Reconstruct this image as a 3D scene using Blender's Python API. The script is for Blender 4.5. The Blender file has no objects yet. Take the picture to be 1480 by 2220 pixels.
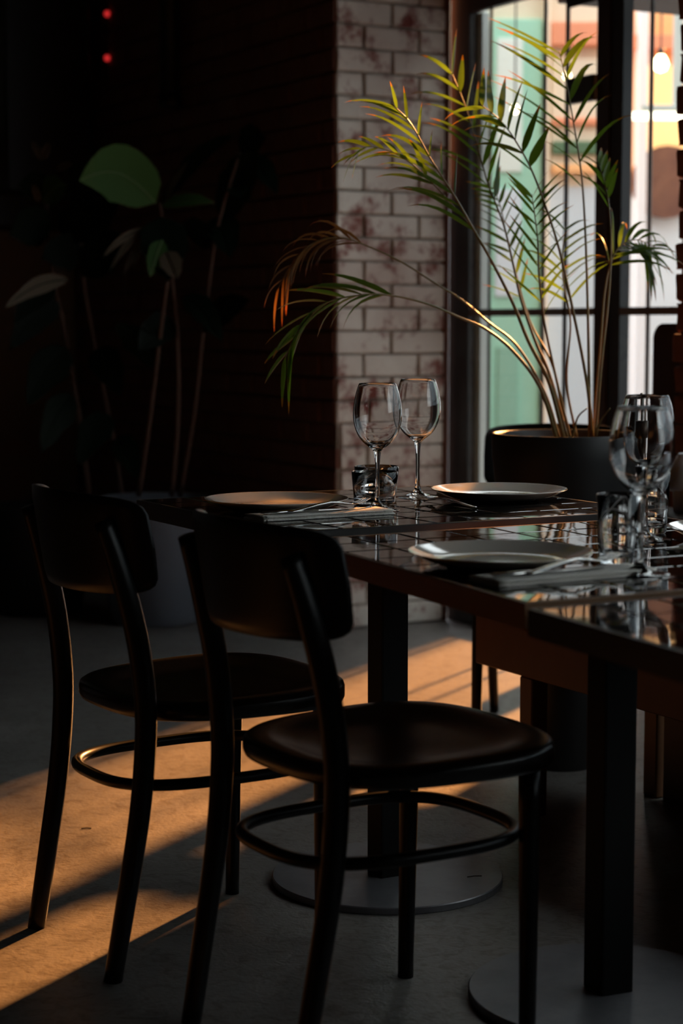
import bpy, bmesh, math, random
from mathutils import Vector, Matrix
random.seed(7)
PI = math.pi
C = bpy.context.scene.collection

# ------------------------------------------------------------------ camera
FPX = 4100.0                      # focal length in pixels of the 2220 px tall frame
PITCH = math.atan(405.0 / FPX)
HC = 1.11
cam = bpy.data.cameras.new('camera')
cam.sensor_fit = 'VERTICAL'
cam.sensor_height = 36.0
cam.lens = FPX / 2220.0 * 36.0
cam.clip_start = 0.05
cam.dof.use_dof = True
cam.dof.focus_distance = 3.68
cam.dof.aperture_fstop = 3.4
camo = bpy.data.objects.new('camera', cam)
camo.location = (0, 0, HC)
camo.rotation_euler = (PI / 2 - PITCH, 0, 0)
C.objects.link(camo)
bpy.context.scene.camera = camo

# ------------------------------------------------------------------ world, sun, exposure
sc = bpy.context.scene
sc.view_settings.view_transform = 'Standard'
sc.view_settings.look = 'None'
sc.view_settings.gamma = 1.0
sc.view_settings.exposure = 0.0
sc.view_settings.use_curve_mapping = False
sc.cycles.max_bounces = 9
sc.cycles.diffuse_bounces = 4
sc.cycles.glossy_bounces = 5
sc.cycles.transmission_bounces = 9
sc.cycles.transparent_max_bounces = 16
sc.cycles.caustics_reflective = False
sc.cycles.caustics_refractive = False
sc.cycles.sample_clamp_indirect = 4.0
w = bpy.data.worlds.new('world')
sc.world = w
w.use_nodes = True
bg = w.node_tree.nodes['Background']
bg.inputs[0].default_value = (0.93, 0.94, 1.0, 1)
bg.inputs[1].default_value = 3.0
SUN_AZ = Vector((0.470, 0.883, 0)).normalized()
SUN_EL = math.radians(22.0)
sd = bpy.data.lights.new('sun', 'SUN')
sd.energy = 23.0
sd.color = (1.0, 0.37, 0.105)
sd.angle = math.radians(1.9)
so = bpy.data.objects.new('sun', sd)
sdir = (SUN_AZ * math.cos(SUN_EL) + Vector((0, 0, math.sin(SUN_EL))))
so.rotation_euler = sdir.to_track_quat('Z', 'Y').to_euler()
so.location = (4, 9, 5)
C.objects.link(so)

# ------------------------------------------------------------------ frames of reference
K = Vector((-0.02, 6.85, 0))                 # corner of the brick pier on the floor
D = Vector((0.481, -0.877, 0)).normalized()  # along the window wall, towards the camera side
N = Vector((-D.y, D.x, 0))                   # towards the street
RM = Matrix.Translation(K) @ Matrix(((D.x, N.x, 0, 0), (D.y, N.y, 0, 0), (0, 0, 1, 0), (0, 0, 0, 1)))

def R(x, y, z=0):
    return RM @ Vector((x, y, z))

def ray(x, y):
    a = (x - 740) / FPX; b = (y - 1110) / FPX
    return Vector((a, math.cos(PITCH) - b * math.sin(PITCH), -math.sin(PITCH) - b * math.cos(PITCH)))
def at_depth(x, y, Y):
    r = ray(x, y); t = Y / r.y
    return Vector((r.x * t, Y, HC + r.z * t))

# ------------------------------------------------------------------ materials
def mat(name, col, rough=0.6, metal=0.0, spec=0.5, coat=0.0, noise=None, bump=None, sheen=0.0):
    m = bpy.data.materials.new(name); m.use_nodes = True
    nt = m.node_tree; b = nt.nodes['Principled BSDF']
    b.inputs['Base Color'].default_value = (*col, 1)
    b.inputs['Roughness'].default_value = rough
    b.inputs['Metallic'].default_value = metal
    b.inputs['Specular IOR Level'].default_value = spec
    b.inputs['Coat Weight'].default_value = coat
    b.inputs['Coat Roughness'].default_value = 0.08
    if noise:
        col2, scale, lo, hi = noise
        tc = nt.nodes.new('ShaderNodeTexCoord')
        n = nt.nodes.new('ShaderNodeTexNoise'); n.inputs['Scale'].default_value = scale
        n.inputs['Detail'].default_value = 8; n.inputs['Roughness'].default_value = 0.65
        r = nt.nodes.new('ShaderNodeValToRGB')
        r.color_ramp.elements[0].position = lo; r.color_ramp.elements[1].position = hi
        r.color_ramp.elements[0].color = (*col, 1); r.color_ramp.elements[1].color = (*col2, 1)
        nt.links.new(tc.outputs['Object'], n.inputs['Vector'])
        nt.links.new(n.outputs['Fac'], r.inputs['Fac'])
        nt.links.new(r.outputs['Color'], b.inputs['Base Color'])
    if bump:
        scale, strength = bump
        tc = nt.nodes.new('ShaderNodeTexCoord')
        n = nt.nodes.new('ShaderNodeTexNoise'); n.inputs['Scale'].default_value = scale
        n.inputs['Detail'].default_value = 6
        bp = nt.nodes.new('ShaderNodeBump'); bp.inputs['Strength'].default_value = strength
        bp.inputs['Distance'].default_value = 0.01
        nt.links.new(tc.outputs['Object'], n.inputs['Vector'])
        nt.links.new(n.outputs['Fac'], bp.inputs['Height'])
        nt.links.new(bp.outputs['Normal'], b.inputs['Normal'])
    return m

def emat(name, col, strength):
    m = bpy.data.materials.new(name); m.use_nodes = True
    b = m.node_tree.nodes['Principled BSDF']
    b.inputs['Base Color'].default_value = (*col, 1)
    b.inputs['Emission Color'].default_value = (*col, 1)
    b.inputs['Emission Strength'].default_value = strength
    return m

def leaf_mat(name, col, tip, trans, rough=0.4, tw=0.5):
    m = bpy.data.materials.new(name); m.use_nodes = True
    nt = m.node_tree; b = nt.nodes['Principled BSDF']; out = nt.nodes['Material Output']
    uv = nt.nodes.new('ShaderNodeUVMap')
    sp = nt.nodes.new('ShaderNodeSeparateXYZ'); nt.links.new(uv.outputs[0], sp.inputs[0])
    oi = nt.nodes.new('ShaderNodeObjectInfo')
    tc = nt.nodes.new('ShaderNodeTexCoord')
    n = nt.nodes.new('ShaderNodeTexNoise'); n.inputs['Scale'].default_value = 25
    nt.links.new(tc.outputs['Object'], n.inputs['Vector'])
    a = nt.nodes.new('ShaderNodeMath'); a.operation = 'MULTIPLY_ADD'
    nt.links.new(n.outputs['Fac'], a.inputs[0]); a.inputs[1].default_value = 0.35
    nt.links.new(sp.outputs['Y'], a.inputs[2])
    r = nt.nodes.new('ShaderNodeValToRGB')
    r.color_ramp.elements[0].position = 0.98; r.color_ramp.elements[0].color = (*col, 1)
    r.color_ramp.elements[1].position = 1.15; r.color_ramp.elements[1].color = (*tip, 1)
    nt.links.new(a.outputs[0], r.inputs['Fac'])
    h = nt.nodes.new('ShaderNodeHueSaturation')
    mr = nt.nodes.new('ShaderNodeMapRange'); mr.inputs['To Min'].default_value = 0.6; mr.inputs['To Max'].default_value = 1.35
    nt.links.new(oi.outputs['Random'], mr.inputs['Value']); nt.links.new(mr.outputs[0], h.inputs['Value'])
    nt.links.new(r.outputs['Color'], h.inputs['Color'])
    nt.links.new(h.outputs['Color'], b.inputs['Base Color'])
    b.inputs['Roughness'].default_value = rough
    b.inputs['Specular IOR Level'].default_value = 0.5 if rough < .45 else 0.12
    t = nt.nodes.new('ShaderNodeBsdfTranslucent')
    mx2 = nt.nodes.new('ShaderNodeMixRGB'); mx2.blend_type = 'MULTIPLY'; mx2.inputs['Fac'].default_value = 1
    nt.links.new(h.outputs['Color'], mx2.inputs['Color1']); mx2.inputs['Color2'].default_value = (*trans, 1)
    nt.links.new(mx2.outputs['Color'], t.inputs['Color'])
    mx = nt.nodes.new('ShaderNodeMixShader'); mx.inputs['Fac'].default_value = tw
    nt.links.new(b.outputs[0], mx.inputs[1]); nt.links.new(t.outputs[0], mx.inputs[2])
    nt.links.new(mx.outputs[0], out.inputs['Surface'])
    return m

def pane_mat():
    m = bpy.data.materials.new('window_glass'); m.use_nodes = True
    nt = m.node_tree; out = nt.nodes['Material Output']
    nt.nodes.remove(nt.nodes['Principled BSDF'])
    t = nt.nodes.new('ShaderNodeBsdfTransparent'); t.inputs[0].default_value = (0.93, 0.97, 0.95, 1)
    g = nt.nodes.new('ShaderNodeBsdfGlossy'); g.inputs['Roughness'].default_value = 0.0
    f = nt.nodes.new('ShaderNodeFresnel'); f.inputs['IOR'].default_value = 1.45
    mx = nt.nodes.new('ShaderNodeMixShader')
    gm = nt.nodes.new('ShaderNodeNewGeometry'); iv = nt.nodes.new('ShaderNodeMath'); iv.operation = 'SUBTRACT'; iv.inputs[0].default_value = 1
    nt.links.new(gm.outputs['Backfacing'], iv.inputs[1])
    ml = nt.nodes.new('ShaderNodeMath'); ml.operation = 'MULTIPLY'
    nt.links.new(f.outputs[0], ml.inputs[0]); nt.links.new(iv.outputs[0], ml.inputs[1])
    nt.links.new(ml.outputs[0], mx.inputs[0]); nt.links.new(t.outputs[0], mx.inputs[1]); nt.links.new(g.outputs[0], mx.inputs[2])
    nt.links.new(mx.outputs[0], out.inputs['Surface'])
    return m

def glass_mat(name, col=(1, 1, 1)):
    m = bpy.data.materials.new(name); m.use_nodes = True
    b = m.node_tree.nodes['Principled BSDF']
    b.inputs['Base Color'].default_value = (*col, 1)
    b.inputs['Roughness'].default_value = 0.0
    b.inputs['Transmission Weight'].default_value = 1.0
    b.inputs['IOR'].default_value = 1.5
    return m

def painted_brick_mat():
    """brick under flaking white paint"""
    m = bpy.data.materials.new('flaking_white_brick'); m.use_nodes = True
    nt = m.node_tree; b = nt.nodes['Principled BSDF']
    g = nt.nodes.new('ShaderNodeNewGeometry')
    n1 = nt.nodes.new('ShaderNodeTexNoise'); n1.inputs['Scale'].default_value = 7.5; n1.inputs['Detail'].default_value = 9; n1.inputs['Roughness'].default_value = 0.72
    n2 = nt.nodes.new('ShaderNodeTexNoise'); n2.inputs['Scale'].default_value = 2.2; n2.inputs['Detail'].default_value = 3
    n3 = nt.nodes.new('ShaderNodeTexNoise'); n3.inputs['Scale'].default_value = 30; n3.inputs['Detail'].default_value = 5
    for n in (n1, n2, n3): nt.links.new(g.outputs['Position'], n.inputs['Vector'])
    r = nt.nodes.new('ShaderNodeValToRGB')
    e = r.color_ramp.elements
    e[0].position = 0.36; e[0].color = (0.24, 0.055, 0.04, 1)
    e[1].position = 0.49; e[1].color = (0.90, 0.84, 0.74, 1)
    el = e.new(0.41); el.color = (0.45, 0.26, 0.22, 1)
    nt.links.new(n1.outputs['Fac'], r.inputs['Fac'])
    r2 = nt.nodes.new('ShaderNodeValToRGB')
    r2.color_ramp.elements[0].position = 0.35; r2.color_ramp.elements[0].color = (0.72, 0.62, 0.60, 1)
    r2.color_ramp.elements[1].position = 0.62; r2.color_ramp.elements[1].color = (1, 1, 1, 1)
    nt.links.new(n2.outputs['Fac'], r2.inputs['Fac'])
    mx = nt.nodes.new('ShaderNodeMixRGB'); mx.blend_type = 'MULTIPLY'; mx.inputs['Fac'].default_value = 1
    nt.links.new(r.outputs['Color'], mx.inputs['Color1']); nt.links.new(r2.outputs['Color'], mx.inputs['Color2'])
    nt.links.new(mx.outputs['Color'], b.inputs['Base Color'])
    b.inputs['Roughness'].default_value = 0.75
    bp = nt.nodes.new('ShaderNodeBump'); bp.inputs['Strength'].default_value = 0.5; bp.inputs['Distance'].default_value = 0.006
    nt.links.new(n3.outputs['Fac'], bp.inputs['Height']); nt.links.new(bp.outputs['Normal'], b.inputs['Normal'])
    return m

def floor_mat():
    m = bpy.data.materials.new('worn_concrete'); m.use_nodes = True
    nt = m.node_tree; b = nt.nodes['Principled BSDF']
    g = nt.nodes.new('ShaderNodeNewGeometry')
    n1 = nt.nodes.new('ShaderNodeTexNoise'); n1.inputs['Scale'].default_value = 2.2; n1.inputs['Detail'].default_value = 8; n1.inputs['Roughness'].default_value = 0.7
    n2 = nt.nodes.new('ShaderNodeTexNoise'); n2.inputs['Scale'].default_value = 26; n2.inputs['Detail'].default_value = 6; n2.inputs['Distortion'].default_value = 1.5
    n3 = nt.nodes.new('ShaderNodeTexNoise'); n3.inputs['Scale'].default_value = 120; n3.inputs['Detail'].default_value = 4
    for n in (n1, n2, n3): nt.links.new(g.outputs['Position'], n.inputs['Vector'])
    r = nt.nodes.new('ShaderNodeValToRGB')
    r.color_ramp.elements[0].position = 0.3; r.color_ramp.elements[0].color = (0.150, 0.138, 0.128, 1)
    r.color_ramp.elements[1].position = 0.7; r.color_ramp.elements[1].color = (0.25, 0.232, 0.215, 1)
    nt.links.new(n1.outputs['Fac'], r.inputs['Fac'])
    r2 = nt.nodes.new('ShaderNodeValToRGB')
    r2.color_ramp.elements[0].position = 0.34; r2.color_ramp.elements[0].color = (0.55, 0.5, 0.46, 1)
    r2.color_ramp.elements[1].position = 0.52; r2.color_ramp.elements[1].color = (1, 1, 1, 1)
    nt.links.new(n2.outputs['Fac'], r2.inputs['Fac'])
    mx = nt.nodes.new('ShaderNodeMixRGB'); mx.blend_type = 'MULTIPLY'; mx.inputs['Fac'].default_value = 0.75
    nt.links.new(r.outputs['Color'], mx.inputs['Color1']); nt.links.new(r2.outputs['Color'], mx.inputs['Color2'])
    nt.links.new(mx.outputs['Color'], b.inputs['Base Color'])
    b.inputs['Roughness'].default_value = 0.42
    b.inputs['Specular IOR Level'].default_value = 0.45
    ad = nt.nodes.new('ShaderNodeMath'); ad.operation = 'ADD'
    nt.links.new(n2.outputs['Fac'], ad.inputs[0]); nt.links.new(n3.outputs['Fac'], ad.inputs[1])
    bp = nt.nodes.new('ShaderNodeBump'); bp.inputs['Strength'].default_value = 0.35; bp.inputs['Distance'].default_value = 0.003
    nt.links.new(ad.outputs[0], bp.inputs['Height']); nt.links.new(bp.outputs['Normal'], b.inputs['Normal'])
    return m

M = {}
M['floor'] = floor_mat()
M['white_brick'] = painted_brick_mat()
M['mortar'] = mat('mortar', (0.26, 0.19, 0.14), 0.95, noise=((0.50, 0.44, 0.37), 9, 0.35, 0.65), bump=(60, 0.5))
M['dark_mortar'] = mat('dark_mortar', (0.13, 0.09, 0.07), 0.95)
M['dark_brick'] = mat('dark_brick', (0.17, 0.065, 0.045), 0.85, noise=((0.30, 0.14, 0.10), 6, 0.3, 0.7), bump=(40, 0.5))
M['dark_plaster'] = mat('dark_plaster', (0.09, 0.075, 0.07), 0.9, bump=(12, 0.3))
M['grey_plaster'] = mat('grey_plaster', (0.42, 0.37, 0.35), 0.9, bump=(12, 0.3))
M['black_room'] = mat('dark_painted_wall', (0.030, 0.027, 0.025), 0.9)
M['board'] = mat('green_grey_board', (0.36, 0.42, 0.38), 0.6)
M['black_frame'] = mat('black_painted_steel', (0.012, 0.011, 0.010), 0.45)
M['brown_frame'] = mat('dark_brown_frame', (0.030, 0.016, 0.012), 0.55)
M['brown_trim'] = mat('brown_brick_trim', (0.19, 0.085, 0.05), 0.75, noise=((0.12, 0.05, 0.035), 7, 0.35, 0.65), bump=(30, 0.4))
M['grey_bar'] = mat('grey_glazing_bar', (0.12, 0.11, 0.10), 0.5)
M['pale_bar'] = mat('pale_aluminium', (0.62, 0.66, 0.62), 0.45)
M['pane'] = pane_mat()
M['tile'] = mat('black_glazed_tile', (0.010, 0.009, 0.009), 0.035, spec=0.75, bump=(9, 0.035))
M['grout'] = mat('grey_grout', (0.34, 0.31, 0.29), 0.4)
M['table_edge'] = mat('orange_lit_wood_edge', (0.22, 0.105, 0.045), 0.38)  # brown raised to stand in for orange light on the middle table's edge
M['table_edge_dark'] = mat('black_table_edge', (0.012, 0.010, 0.009), 0.4)
M['table_metal'] = mat('black_powder_coat', (0.004, 0.004, 0.004), 0.65, spec=0.2)
M['base_metal'] = mat('grey_steel_base', (0.16, 0.16, 0.175), 0.38, metal=0.4, noise=((0.20, 0.20, 0.215), 14, 0.4, 0.6))
M['chair'] = mat('black_lacquered_wood', (0.004, 0.0035, 0.003), 0.34, spec=0.22)
M['chair_seat'] = mat('black_seat_lacquer', (0.008, 0.007, 0.006), 0.27, spec=0.5)
M['china'] = mat('warm_white_glaze', (0.86, 0.77, 0.67), 0.10, spec=0.6, coat=1.0)
M['china_under'] = mat('unglazed_grey_base', (0.16, 0.13, 0.11), 0.6)
M['napkin'] = mat('cream_linen', (0.90, 0.85, 0.77), 0.9, bump=(180, 0.4))
M['steel'] = mat('polished_steel', (0.75, 0.74, 0.72), 0.12, metal=1.0)
M['glass'] = glass_mat('clear_glass')
M['wood'] = mat('brown_oak', (0.20, 0.085, 0.035), 0.5, noise=((0.15, 0.06, 0.025), 5, 0.3, 0.7))
M['dark_wood'] = mat('dark_walnut', (0.028, 0.015, 0.010), 0.5)
M['pot_black'] = mat('matt_black_pot', (0.012, 0.011, 0.011), 0.5)
M['soil'] = mat('dark_soil', (0.02, 0.013, 0.009), 1.0, bump=(60, 1.0))
M['pot_grey'] = mat('blue_grey_pot', (0.16, 0.17, 0.20), 0.7)
M['stem'] = mat('green_brown_cane', (0.17, 0.14, 0.045), 0.38, noise=((0.26, 0.15, 0.06), 14, 0.4, 0.6))
M['stem_dark'] = mat('brown_bark_stem', (0.09, 0.045, 0.028), 0.8)
M['leaflet'] = leaf_mat('palm_leaflet', (0.075, 0.125, 0.022), (0.22, 0.09, 0.015), (2.3, 2.5, 0.9), 0.36, 0.36)
M['leaflet_dry'] = leaf_mat('dry_palm_leaflet', (0.20, 0.10, 0.035), (0.42, 0.12, 0.035), (1.6, 1.3, 0.9), 0.6, 0.35)
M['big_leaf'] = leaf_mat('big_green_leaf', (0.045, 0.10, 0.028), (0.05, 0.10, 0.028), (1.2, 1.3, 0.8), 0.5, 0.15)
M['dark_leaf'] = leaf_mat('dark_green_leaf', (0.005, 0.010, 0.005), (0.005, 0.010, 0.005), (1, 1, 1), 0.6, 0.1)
M['variegated'] = leaf_mat('pale_streaked_leaf', (0.17, 0.13, 0.09), (0.20, 0.15, 0.10), (1, 1, 1), 0.6, 0.2)
M['rib'] = mat('pale_green_rib', (0.12, 0.19, 0.07), 0.6)
M['mint'] = mat('mint_paint', (0.36, 0.66, 0.50), 0.6)
M['mint_dark'] = mat('darker_mint_paint', (0.26, 0.50, 0.38), 0.6)  # deeper mint of the door's bottom panel
M['pale_blue'] = mat('pale_blue_grey_render', (0.62, 0.70, 0.76), 0.8)
M['frosted'] = mat('milky_glass', (0.72, 0.80, 0.74), 0.5)
M['cream'] = mat('cream_render', (0.80, 0.68, 0.52), 0.8)
M['peach'] = mat('peach_render', (0.95, 0.50, 0.22), 0.8)
M['orange_band'] = mat('orange_fascia', (0.80, 0.30, 0.16), 0.6)
M['asphalt'] = mat('asphalt', (0.16, 0.16, 0.16), 0.9)
M['ceiling'] = mat('dark_ceiling', (0.035, 0.03, 0.028), 0.9)
M['led'] = emat('red_indicator', (1.0, 0.04, 0.04), 0.55)
M['bulb'] = emat('warm_lit_bulb', (1.0, 0.72, 0.40), 14.0)
M['tube'] = emat('warm_lit_tube', (1.0, 0.86, 0.68), 3.5)
M['shopglow'] = emat('lit_shop_window', (1.0, 0.55, 0.22), 0.95)
M['white_shade'] = mat('white_lampshade', (0.70, 0.72, 0.76), 0.7)
M['candle'] = mat('ivory_wax', (0.70, 0.68, 0.60), 0.35)
M['bronze'] = mat('brown_bronze', (0.10, 0.055, 0.035), 0.4, metal=0.4)
M['tree'] = mat('hedge_green', (0.10, 0.18, 0.10), 0.8)

# ------------------------------------------------------------------ mesh helpers
def me_from(name, verts, faces, m, smooth=False, uvs=None, mats=None, fm=None):
    me = bpy.data.meshes.new(name)
    me.from_pydata([tuple(v) for v in verts], [], faces)
    for x in (mats or [m]): me.materials.append(x)
    if fm:
        for p, i in zip(me.polygons, fm): p.material_index = i
    if smooth:
        me.polygons.foreach_set('use_smooth', [True] * len(me.polygons))
    if uvs:
        l = me.uv_layers.new(name='UVMap')
        for p in me.polygons:
            for li in p.loop_indices:
                l.data[li].uv = uvs[me.loops[li].vertex_index]
    me.update()
    return me

def link(name, me, parent=None, loc=None, rot=None, mw=None):
    o = bpy.data.objects.new(name, me); C.objects.link(o)
    if parent: o.parent = parent
    if mw is not None: o.matrix_world = mw
    if loc is not None: o.location = loc
    if rot is not None: o.rotation_euler = rot
    return o

def bm_obj(name, bm, m, parent=None, smooth=False, mw=None, mats=None):
    me = bpy.data.meshes.new(name); bm.to_mesh(me); bm.free()
    for x in (mats or [m]): me.materials.append(x)
    if smooth: me.polygons.foreach_set('use_smooth', [True] * len(me.polygons))
    return link(name, me, parent, mw=mw)

def box(bm, x0, x1, y0, y1, z0, z1, bev=0.0, seg=1):
    r = bmesh.ops.create_cube(bm, size=1.0)
    vs = r['verts']
    bmesh.ops.transform(bm, verts=vs, matrix=Matrix.Translation(((x0 + x1) / 2, (y0 + y1) / 2, (z0 + z1) / 2)) @ Matrix.Diagonal((abs(x1 - x0), abs(y1 - y0), abs(z1 - z0), 1)))
    if bev > 0:
        es = list({e for v in vs for e in v.link_edges})
        bmesh.ops.bevel(bm, geom=es, offset=bev, segments=seg, affect='EDGES', profile=0.6)

def lathe(bm, prof, n=48, cap=True):
    rings = []
    for r, z in prof:
        if r < 1e-6: rings.append([bm.verts.new((0, 0, z))])
        else: rings.append([bm.verts.new((r * math.cos(2 * PI * i / n), r * math.sin(2 * PI * i / n), z)) for i in range(n)])
    for a, b in zip(rings, rings[1:]):
        for i in range(n):
            j = (i + 1) % n
            if len(a) == 1 and len(b) == 1: continue
            if len(a) == 1: bm.faces.new((a[0], b[i], b[j]))
            elif len(b) == 1: bm.faces.new((a[i], b[0], a[j]))
            else: bm.faces.new((a[i], b[i], b[j], a[j]))
    bmesh.ops.recalc_face_normals(bm, faces=bm.faces[:])

def catmull(pts, sub):
    out = []
    P = [Vector(p) for p in pts]
    P = [P[0] * 2 - P[1]] + P + [P[-1] * 2 - P[-2]]
    for i in range(1, len(P) - 2):
        for k in range(sub):
            t = k / sub
            out.append(0.5 * ((2 * P[i]) + (P[i + 1] - P[i - 1]) * t + (2 * P[i - 1] - 5 * P[i] + 4 * P[i + 1] - P[i + 2]) * t * t + (3 * P[i] - P[i - 1] - 3 * P[i + 1] + P[i + 2]) * t ** 3))
    out.append(P[-2].copy())
    return out

def tube(bm, pts, radii, n=10, closed=False, flat=None):
    """swept tube; flat=(a,b,axis) squashes the section (a along axis, b across)"""
    pts = [Vector(p) for p in pts]; L = len(pts)
    rings = []
    up = None
    for i, p in enumerate(pts):
        if closed: t = (pts[(i + 1) % L] - pts[i - 1])
        else: t = pts[min(i + 1, L - 1)] - pts[max(i - 1, 0)]
        t.normalize()
        if flat: ref = Vector(flat[2])
        elif up is None: ref = Vector((0, 0, 1)) if abs(t.z) < 0.9 else Vector((1, 0, 0))
        else: ref = up
        u = (ref - t * ref.dot(t)).normalized(); v = t.cross(u); up = u
        r = radii[i] if isinstance(radii, (list, tuple)) else radii
        a, b = (flat[0], flat[1]) if flat else (1, 1)
        rings.append([bm.verts.new(p + (u * math.cos(2 * PI * k / n) * a + v * math.sin(2 * PI * k / n) * b) * r) for k in range(n)])
    m = L if closed else L - 1
    for i in range(m):
        a, b = rings[i], rings[(i + 1) % L]
        for k in range(n):
            bm.faces.new((a[k], a[(k + 1) % n], b[(k + 1) % n], b[k]))
    if not closed:
        bm.faces.new(list(reversed(rings[0]))); bm.faces.new(rings[-1])
    bmesh.ops.recalc_face_normals(bm, faces=bm.faces[:])

def empty(name, loc=(0, 0, 0), rz=0.0):
    o = bpy.data.objects.new(name, None); C.objects.link(o)
    o.location = loc; o.rotation_euler = (0, 0, rz); o.empty_display_size = 0.1
    return o
def tag(o, label, cat, group=None, kind=None):
    o['label'] = label; o['category'] = cat
    if group: o['group'] = group
    if kind: o['kind'] = kind
    return o
def struct(o):
    o['kind'] = 'structure'; return o
def copy_tree(o, parent=None):
    c = o.copy(); C.objects.link(c); c.parent = parent
    for ch in list(o.children): copy_tree(ch, c)
    return c
def room_box(name, x0, x1, y0, y1, z0, z1, m, parent=None, bev=0.0):
    bm = bmesh.new(); box(bm, x0, x1, y0, y1, z0, z1, bev)
    return bm_obj(name, bm, m, parent, mw=RM if parent is None else None)

# ------------------------------------------------------------------ room shell
X0, X1, Y0 = -2.65, 9.0, -5.0
H = 3.3
WN = 0.489                                     # n of the window plane
OFF = -0.017                                   # x = s + OFF
struct(room_box('floor', X0 - .2, X1 + .2, Y0 - .2, WN + .12, -0.12, 0.0, M['floor']))
struct(room_box('ceiling', X0 - .2, X1 + .2, Y0 - .2, WN + .3, H, H + .15, M['ceiling']))
struct(room_box('wall_left', X0 - .15, X0, Y0, 0.46, 0.0, H, M['grey_plaster']))
struct(room_box('wall_rear', X0, X1, Y0 - .15, Y0, 0.0, H, M['black_room']))
struct(room_box('wall_near', X1, X1 + .15, Y0, WN, 0.0, H, M['black_room']))

# brick pier wall: long dark face towards the room's back, white end face towards the windows
CH = 0.0838
LED = 0.764
wb = struct(room_box('wall_back', X0, -0.012, 0.012, 0.46, 0.0, H, M['dark_mortar']))
bm = bmesh.new(); box(bm, -0.03, -0.008, 0.008, 0.452, 0.0, H)
bm_obj('mortar_face', bm, M['mortar'], wb)
def brick_mesh(L, m, depth=0.02, seed=0):
    bm = bmesh.new(); box(bm, -L / 2, L / 2, -depth, 0.0, 0.0, CH - 0.009, 0.0035)
    rr = random.Random(seed)
    for v in bm.verts:
        v.co += Vector((rr.uniform(-1, 1), rr.uniform(-1, 1), rr.uniform(-1, 1))) * 0.0016
    me = bpy.data.meshes.new('brick'); bm.to_mesh(me); bm.free(); me.materials.append(m)
    return me
WB = [brick_mesh(0.218, M['white_brick'], 0.014, i) for i in range(4)]
WH = [brick_mesh(0.102, M['white_brick'], 0.014, 10 + i) for i in range(4)]
rz90 = Matrix.Rotation(PI / 2, 4, 'Z')
nrow = int(2.55 / CH)
def place(me, x, y, z, rot90, parent, name='brick'):
    o = bpy.data.objects.new(name, me); C.objects.link(o); o.parent = parent
    o.location = (x, y, z)
    if rot90: o.rotation_euler = (0, 0, PI / 2)
    return o
# end face: bricks protrude along +x; mesh has its front at y=-depth, so rotate 90 deg -> +x
for i in range(nrow + 9):
    z = i * CH + 0.004
    low = z < LED - 0.02
    off = -0.006 if not low else -0.010
    y0 = 0.0 if not low else 0.018
    if i % 2 == 0:
        seg = [(y0 + .113, 0), (y0 + .343, 0)]
    else:
        seg = [(y0 + .053, 1), (y0 + .228, 0), (y0 + .403, 1)]
    for yc, half in seg:
        j = random.uniform(-.0025, .0025)
        place((WH if half else WB)[random.randrange(4)], off + j, min(yc, .345 if not half else .40), z, True, wb)
# dark long face
DB = [brick_mesh(0.218, M['dark_brick'], 0.014, 20 + i) for i in range(4)]
cnt = 0
rest = bmesh.new()
for i in range(nrow + 9):
    z = i * CH + 0.004
    yo = 0.014 if z < LED - .02 else 0.0135
    yo = 0.018 if z < LED - .02 else 0.010
    x = -0.118 - (0.115 if i % 2 else 0)
    if i % 2: 
        o = place(DB[0], -0.055, yo, z, False, wb); o.scale = (0.45, 1, 1); cnt += 1
    while x > X0 + 0.1:
        if z < 2.5 and cnt < 295 and x > -2.55:
            place(DB[random.randrange(4)], x, yo + random.uniform(-.003, .003), z, False, wb); cnt += 1
        else:
            box(rest, x - .109, x + .109, yo - .014, yo, z, z + CH - .009, 0)
        x -= 0.227
o = bm_obj('upper_brickwork', rest, M['dark_brick'], wb); o['kind'] = 'stuff'
# brown rounded trim where the pier meets the window frame
bm = bmesh.new(); box(bm, -0.06, 0.012, 0.452, 0.474, 0, H, 0.008, 2)
struct(bm_obj('trim_1', bm, M['brown_trim'], mw=RM))

# far left wall: dark board above, grey below
b = struct(room_box('trim_2', X0, X0 + .05, -2.2, -0.10, 1.98, 3.0, M['board'], bev=.01))
b2 = struct(room_box('trim_3', X0, X0 + .07, -2.2, -0.06, 1.90, 1.97, M['black_room'], bev=.005))
b3 = struct(room_box('baseboard_left', X0, X0 + .02, Y0, -0.0, 0.0, 0.10, M['black_room'], bev=.004))

# ------------------------------------------------------------------ window wall
def sbox(name, s0, s1, z0, z1, m, n0=WN, n1=WN + .04, parent=None, bev=0.002):
    return room_box(name, s0 + OFF, s1 + OFF, n0, n1, z0, z1, m, parent, bev)
wr = struct(sbox('wall_right', -0.3, 2.2, 2.9, H, M['dark_plaster'], WN - .02, WN + .25, bev=0))
for nm, a in {'wall_section': [(2.2, 9.0, 2.75, H), (8.2, 9.0, 0, 2.75), (2.19, 8.2, 0, .95)]}.items():  # low strip under the unseen windows added to darken the floor
    bm = bmesh.new()
    for s0, s1, z0, z1 in a: box(bm, s0 + OFF, s1 + OFF, WN - .02, WN + .25, z0, z1)
    bm_obj(nm, bm, M['dark_plaster'], wr)
for k in range(6):      # further windows, outside the frame: 2.12 .. 8.2
    s = 2.12 + k * 1.013
    wn = struct(sbox('window_%d' % (k + 3), s, s + .07, 0.0, 2.75, M['black_frame']))
    for z in (0.95, 1.142, 2.67):
        sbox('rail', s + .07, s + 1.013, z, z + (.05 if z < 1 else .03 if z < 2 else .08), M['black_frame'], WN, WN + .03, wn)
    sbox('pane', s + .07, s + 1.013, 1.0, 2.67, M['pane'], WN + .012, WN + .018, wn, bev=0)
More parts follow.
